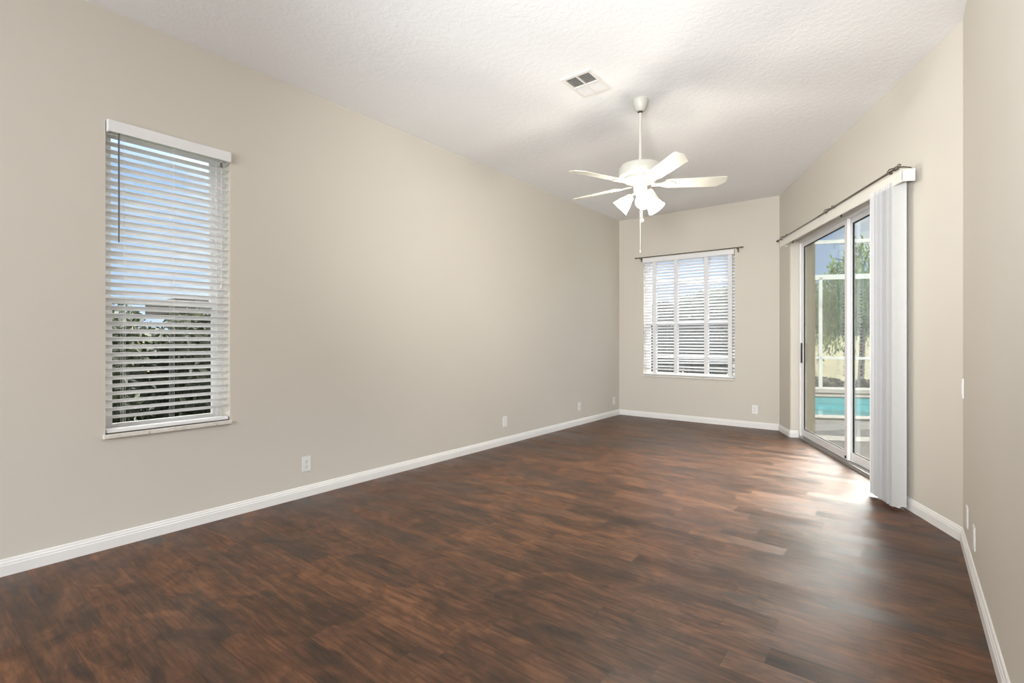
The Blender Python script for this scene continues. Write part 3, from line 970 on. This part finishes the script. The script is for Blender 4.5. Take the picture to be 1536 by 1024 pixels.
pool = thing('swimming_pool', 'turquoise swimming pool outside the patio door', 'pool', (P0.x, P0.y, 0), UANG)
MB().box(PS0 + 0.02, PS1 - 0.02, PV0 + 0.02, PV1 - 0.02, GZ - 0.30, GZ - 0.13).build('water', M_WATER, pool)
pw = MB()
pw.box(PS0, PS0 + 0.02, PV0, PV1, GZ - 0.35, GZ).box(PS1 - 0.02, PS1, PV0, PV1, GZ - 0.35, GZ)
pw.box(PS0 + 0.02, PS1 - 0.02, PV0, PV0 + 0.02, GZ - 0.35, GZ).box(PS0 + 0.02, PS1 - 0.02, PV1 - 0.02, PV1, GZ - 0.35, GZ)
pw.build('tile_wall', M_POOLWALL, pool)
cp = MB()
cp.box(PS0 - 0.32, PS0 + 0.03, PV0 - 0.3, PV1 + 0.3, GZ, GZ + 0.03).box(PS1 - 0.03, PS1 + 0.30, PV0 - 0.1, PV1 + 0.3, GZ, GZ + 0.03)
cp.box(PS0 + 0.03, PS1 - 0.03, PV1 - 0.03, PV1 + 0.3, GZ, GZ + 0.03)
cp.build('coping', M_BAND, pool, bevel=0.01)
struct(MB().prism(quad_sv(-6.95, -5.6, -2.0, 12), GZ, GZ + 0.03).build('trim_4', M_BAND), 'pale concrete edge under the pool screen', 'paving')

cage = thing('pool_screen', 'white framed screen enclosure beyond the pool', 'screen enclosure', (P0.x, P0.y, 0), UANG)
CS = -6.45
posts = (0.0, 2.63, 5.2, 7.8, 10.4)
ZE, ZR = 2.69, 3.36
for v in posts:
    MB().box(CS - 0.03, CS + 0.03, v - 0.035, v + 0.035, GZ + 0.03, ZE).build('post', M_CAGE, cage)
for nm, z, hgt in (('eave_beam', ZE, 0.12), ('chair_rail', 0.73, 0.055), ('sill_beam', GZ + 0.055, 0.05)):
    MB().box(CS - 0.03, CS + 0.03, -1.2, 11.0, z - hgt / 2, z + hgt / 2).build(nm, M_CAGE, cage)
MB().box(-5.43, -5.37, -1.2, 11.0, ZR - 0.04, ZR + 0.04).build('roof_beam', M_CAGE, cage)
for v in (posts[0], posts[3], posts[4]):
    xr = Matrix.Translation((CS, v, ZE)) @ Matrix.Rotation(-math.atan2(ZR - ZE, -5.4 - CS), 4, 'Y')
    MB().box(0, math.hypot(ZR - ZE, -5.4 - CS), -0.025, 0.025, -0.03, 0.03, xf=xr).build('rafter', M_CAGE, cage)
MB().box(CS - 0.002, CS + 0.002, -1.2, 11.0, GZ + 0.08, ZE).build('screen_mesh', M_SCREEN, cage)

struct(MB().prism([(-70, -40), (70, -40), (70, 120), (-70, 120)], GZ - 0.7, GZ - 0.45).build('lawn', M_LAWN), 'dry yellow green lawn beyond the pool screen', 'lawn')
bank = MB()
LP = [(-8.25, GZ - 0.10), (-13, GZ - 0.02), (-28, 1.35), (-75, 2.1)]
for sg, z in LP:
    for v in (-60, 60):
        bank.v.append((*sv(sg, v), z))
for i in range(len(LP) - 1):
    bank.face((2 * i, 2 * i + 1, 2 * i + 3, 2 * i + 2))
struct(bank.build('lawn_bank', M_LAWN), 'sunlit yellow green bank rising beyond the weeping trees', 'lawn')
struct(MB().prism([(-13, -6), (XL - T, -6), (XL - T, 7.6), (-13, 7.6)], GZ - 0.10, GZ - 0.05).build('side_lawn', M_SHADE_LAWN), 'shaded green grass strip outside the left window', 'lawn')
struct(MB().prism(quad_sv(-8.3, -6.96, -6, 14), GZ - 0.10, GZ - 0.02).build('planting_bed', M_MULCH), 'dark mulch bed behind the pool screen', 'planting bed')

# ------------------------------------------------------------------ plants
def leaf(m, p, size, rng, droop=None, asp=2.2):
    d = Vector((rng.gauss(0, 1), rng.gauss(0, 1), rng.gauss(0, 1)))
    if droop is not None:
        d = Vector((rng.gauss(0, .35), rng.gauss(0, .35), -1)) if droop else d
    d.normalize()
    o = d.cross(Vector((rng.gauss(0, 1), rng.gauss(0, 1), rng.gauss(0, 1))))
    if o.length < 1e-3:
        o = Vector((1, 0, 0))
    o.normalize()
    L, w = size * asp / 2, size / 2
    b = len(m.v)
    c = Vector(p)
    up = d.cross(o) * w * 0.35
    for q in (c - d * L, c + o * w + up, c + d * L, c - o * w + up):
        m.v.append(tuple(q))
    m.face((b, b + 1, b + 2)); m.face((b, b + 2, b + 3))
def blob(m, c, rx, ry, rz, rng, seg=12, rings=8):
    b = len(m.v)
    for i in range(rings + 1):
        th = math.pi * i / rings
        for k in range(seg):
            ph = 2 * math.pi * k / seg
            j = rng.uniform(0.86, 1.1)
            m.v.append((c[0] + rx * j * math.sin(th) * math.cos(ph), c[1] + ry * j * math.sin(th) * math.sin(ph), c[2] + rz * j * math.cos(th)))
    for i in range(rings):
        for k in range(seg):
            k2 = (k + 1) % seg
            m.face((b + i * seg + k, b + i * seg + k2, b + (i + 1) * seg + k2, b + (i + 1) * seg + k))
def shrub(name, label, cat, x, y, rx, ry, h, n, size, lm, seed, group=None, z0=GZ - 0.05):
    rng = random.Random(seed)
    t = thing(name, label, cat, (x, y, z0), 0, group)
    st = MB()
    for k in range(4):
        a = rng.uniform(0, 6.28)
        st.tube([(0.04 * math.cos(a), 0.04 * math.sin(a), 0), (rx * .3 * math.cos(a), ry * .3 * math.sin(a), h * 0.55)], [0.02, 0.01], 6)
    st.build('stem', M_BARK, t)
    m = MB()
    blob(m, (0, 0, h * 0.50), rx * 0.80, ry * 0.80, h * 0.46, rng)
    for i in range(n):
        u = rng.uniform(-1, 1); ph = rng.uniform(0, 6.283)
        q = math.sqrt(1 - abs(u) ** 3)
        rr = rng.uniform(0.80, 1.06)
        leaf(m, (rx * q * rr * math.cos(ph), ry * q * rr * math.sin(ph), h * 0.5 + h * 0.5 * u * rr), size * rng.uniform(.6, 1.3), rng)
    m.build('foliage', lm, t, fix=False)
    return t
def weeping_tree(label, s, v, h, rad, n_str, seed, lm=None, tip=False):
    rng = random.Random(seed)
    x, y = sv(s, v)
    t = thing('weeping_tree', label, 'tree', (x, y, GZ - 0.1))
    tk = MB().tube([(0, 0, 0), (0.05, 0.03, h * 0.35), (-0.03, 0.06, h * 0.7), (0, 0, h * 0.95)], [0.09, 0.07, 0.05, 0.02], 8)
    br = []
    for k in range(9):
        a = k / 9 * 6.283 + rng.uniform(-.3, .3)
        z = h * rng.uniform(0.55, 0.85)
        e = (rad * 0.7 * math.cos(a), rad * 0.7 * math.sin(a), z + h * 0.12)
        tk.tube([(0, 0, z - .2), (e[0] * .5, e[1] * .5, z + h * .1), e], [0.035, 0.025, 0.01], 6)
    tk.build('trunk', M_BARK, t)
    m = MB()
    for k in range(n_str):
        a = rng.uniform(0, 6.283); rr = rad * math.sqrt(rng.uniform(0.02, 1))
        top = h * (1.0 - 0.30 * (rr / rad) ** 2) * rng.uniform(0.90, 1.03)
        ln = h * rng.uniform(0.25, 0.62)
        px, py = rr * math.cos(a), rr * math.sin(a)
        steps = int(ln / 0.075)
        for i in range(steps):
            f = i / steps
            leaf(m, (px + rng.gauss(0, .05), py + rng.gauss(0, .05), top - ln * f + rng.gauss(0, .03)), rng.uniform(.035, .07), rng, True, 3.2)
    m.build('foliage', lm or M_LEAF_W, t, fix=False)
    return t
weeping_tree('weeping green tree beyond the pool, straight behind the screen post', -10.2, 2.95, 4.15, 0.98, 130, 11)
weeping_tree('weeping tree beyond the pool, seen left of the door centre stile', -10.6, 5.15, 4.5, 1.08, 150, 12)
weeping_tree('weeping green tree beyond the pool, seen right of the door centre stile', -10.0, 7.4, 4.6, 1.15, 160, 13)
weeping_tree('weeping tree beyond the pool, largest and mostly hidden by the stacked vanes', -10.5, 9.9, 4.9, 1.3, 160, 14)
for i, (vv, hh_, sd) in enumerate(((1.6, 0.24, 21), (2.9, 0.27, 22), (4.2, 0.22, 23), (5.5, 0.28, 24), (6.8, 0.25, 25))):
    x, y = sv(-7.45, vv)
    shrub('low_shrub', 'low dark shrub behind the pool screen, %s' % ('left end of its row', 'second from the left', 'middle of its row', 'second from the right', 'right end of its row')[i], 'shrub', x, y, 0.56, 0.56, hh_, 800, 0.045, M_LEAF_B, sd, 'low shrubs behind the pool screen', GZ - 0.02)
for i, (vv, hh_, sd) in enumerate(((-4.6, 2.30, 31), (-3.4, 2.42, 32), (-2.2, 2.36, 33), (-1.0, 2.28, 34), (0.2, 2.05, 35))):
    x, y = sv(-7.7, vv)
    shrub('tall_shrub', 'tall brownish hedge shrub seen through the end wall window, %s' % ('leftmost', 'second from the left', 'in the middle', 'second from the right', 'rightmost')[i], 'shrub', x, y, 0.63, 0.63, hh_, 2600, 0.075, M_LEAF_B, sd, 'tall shrubs beyond the end wall window', GZ - 0.02)
for i, (yy, hh_, sd) in enumerate(((0.2, 1.60, 41), (1.3, 1.66, 42), (2.3, 1.60, 43), (3.3, 1.66, 44))):
    shrub('hedge_shrub', 'dark green hedge shrub outside the left window, %s' % ('left of the view', 'behind its left half', 'behind its right half', 'right of the view')[i], 'shrub', -6.2, yy, 0.50, 0.57, hh_, 4200, 0.042, M_LEAF_H, sd, 'hedge outside the left window')
far_rng = random.Random(5)
for i, (s, v, rx, h) in enumerate(((-30, 6, 5, 3.4), (-36, 17, 5.5, 4.0), (-38, 30, 6, 3.8), (-36, -6, 5, 3.6), (-31, -18, 5, 3.6))):
    x, y = sv(s, v)
    shrub('distant_tree', 'distant tree clump on the horizon beyond the lawn, %s' % ('behind the screen post', 'behind the door centre stile', 'behind the stacked vanes', 'behind the end wall window', 'left of the end wall window')[i], 'tree', x, y, rx, rx * .6, h, 2500, 0.30, M_LEAF_F, 60 + i, z0=1.3, group= 'distant trees beyond the lawn')
nb = thing('neighbour_building', 'dark roofed building beyond the hedge, through the left window', 'building', (-13.5, 6.6, GZ - 0.1))
MB().box(-1.3, 1.3, -2.0, 4.0, 0, 1.95).build('wall', M_NWALL, nb)
MB().box(-1.6, 1.6, -2.4, 4.3, 1.95, 2.28).build('roof', M_ROOF, nb)
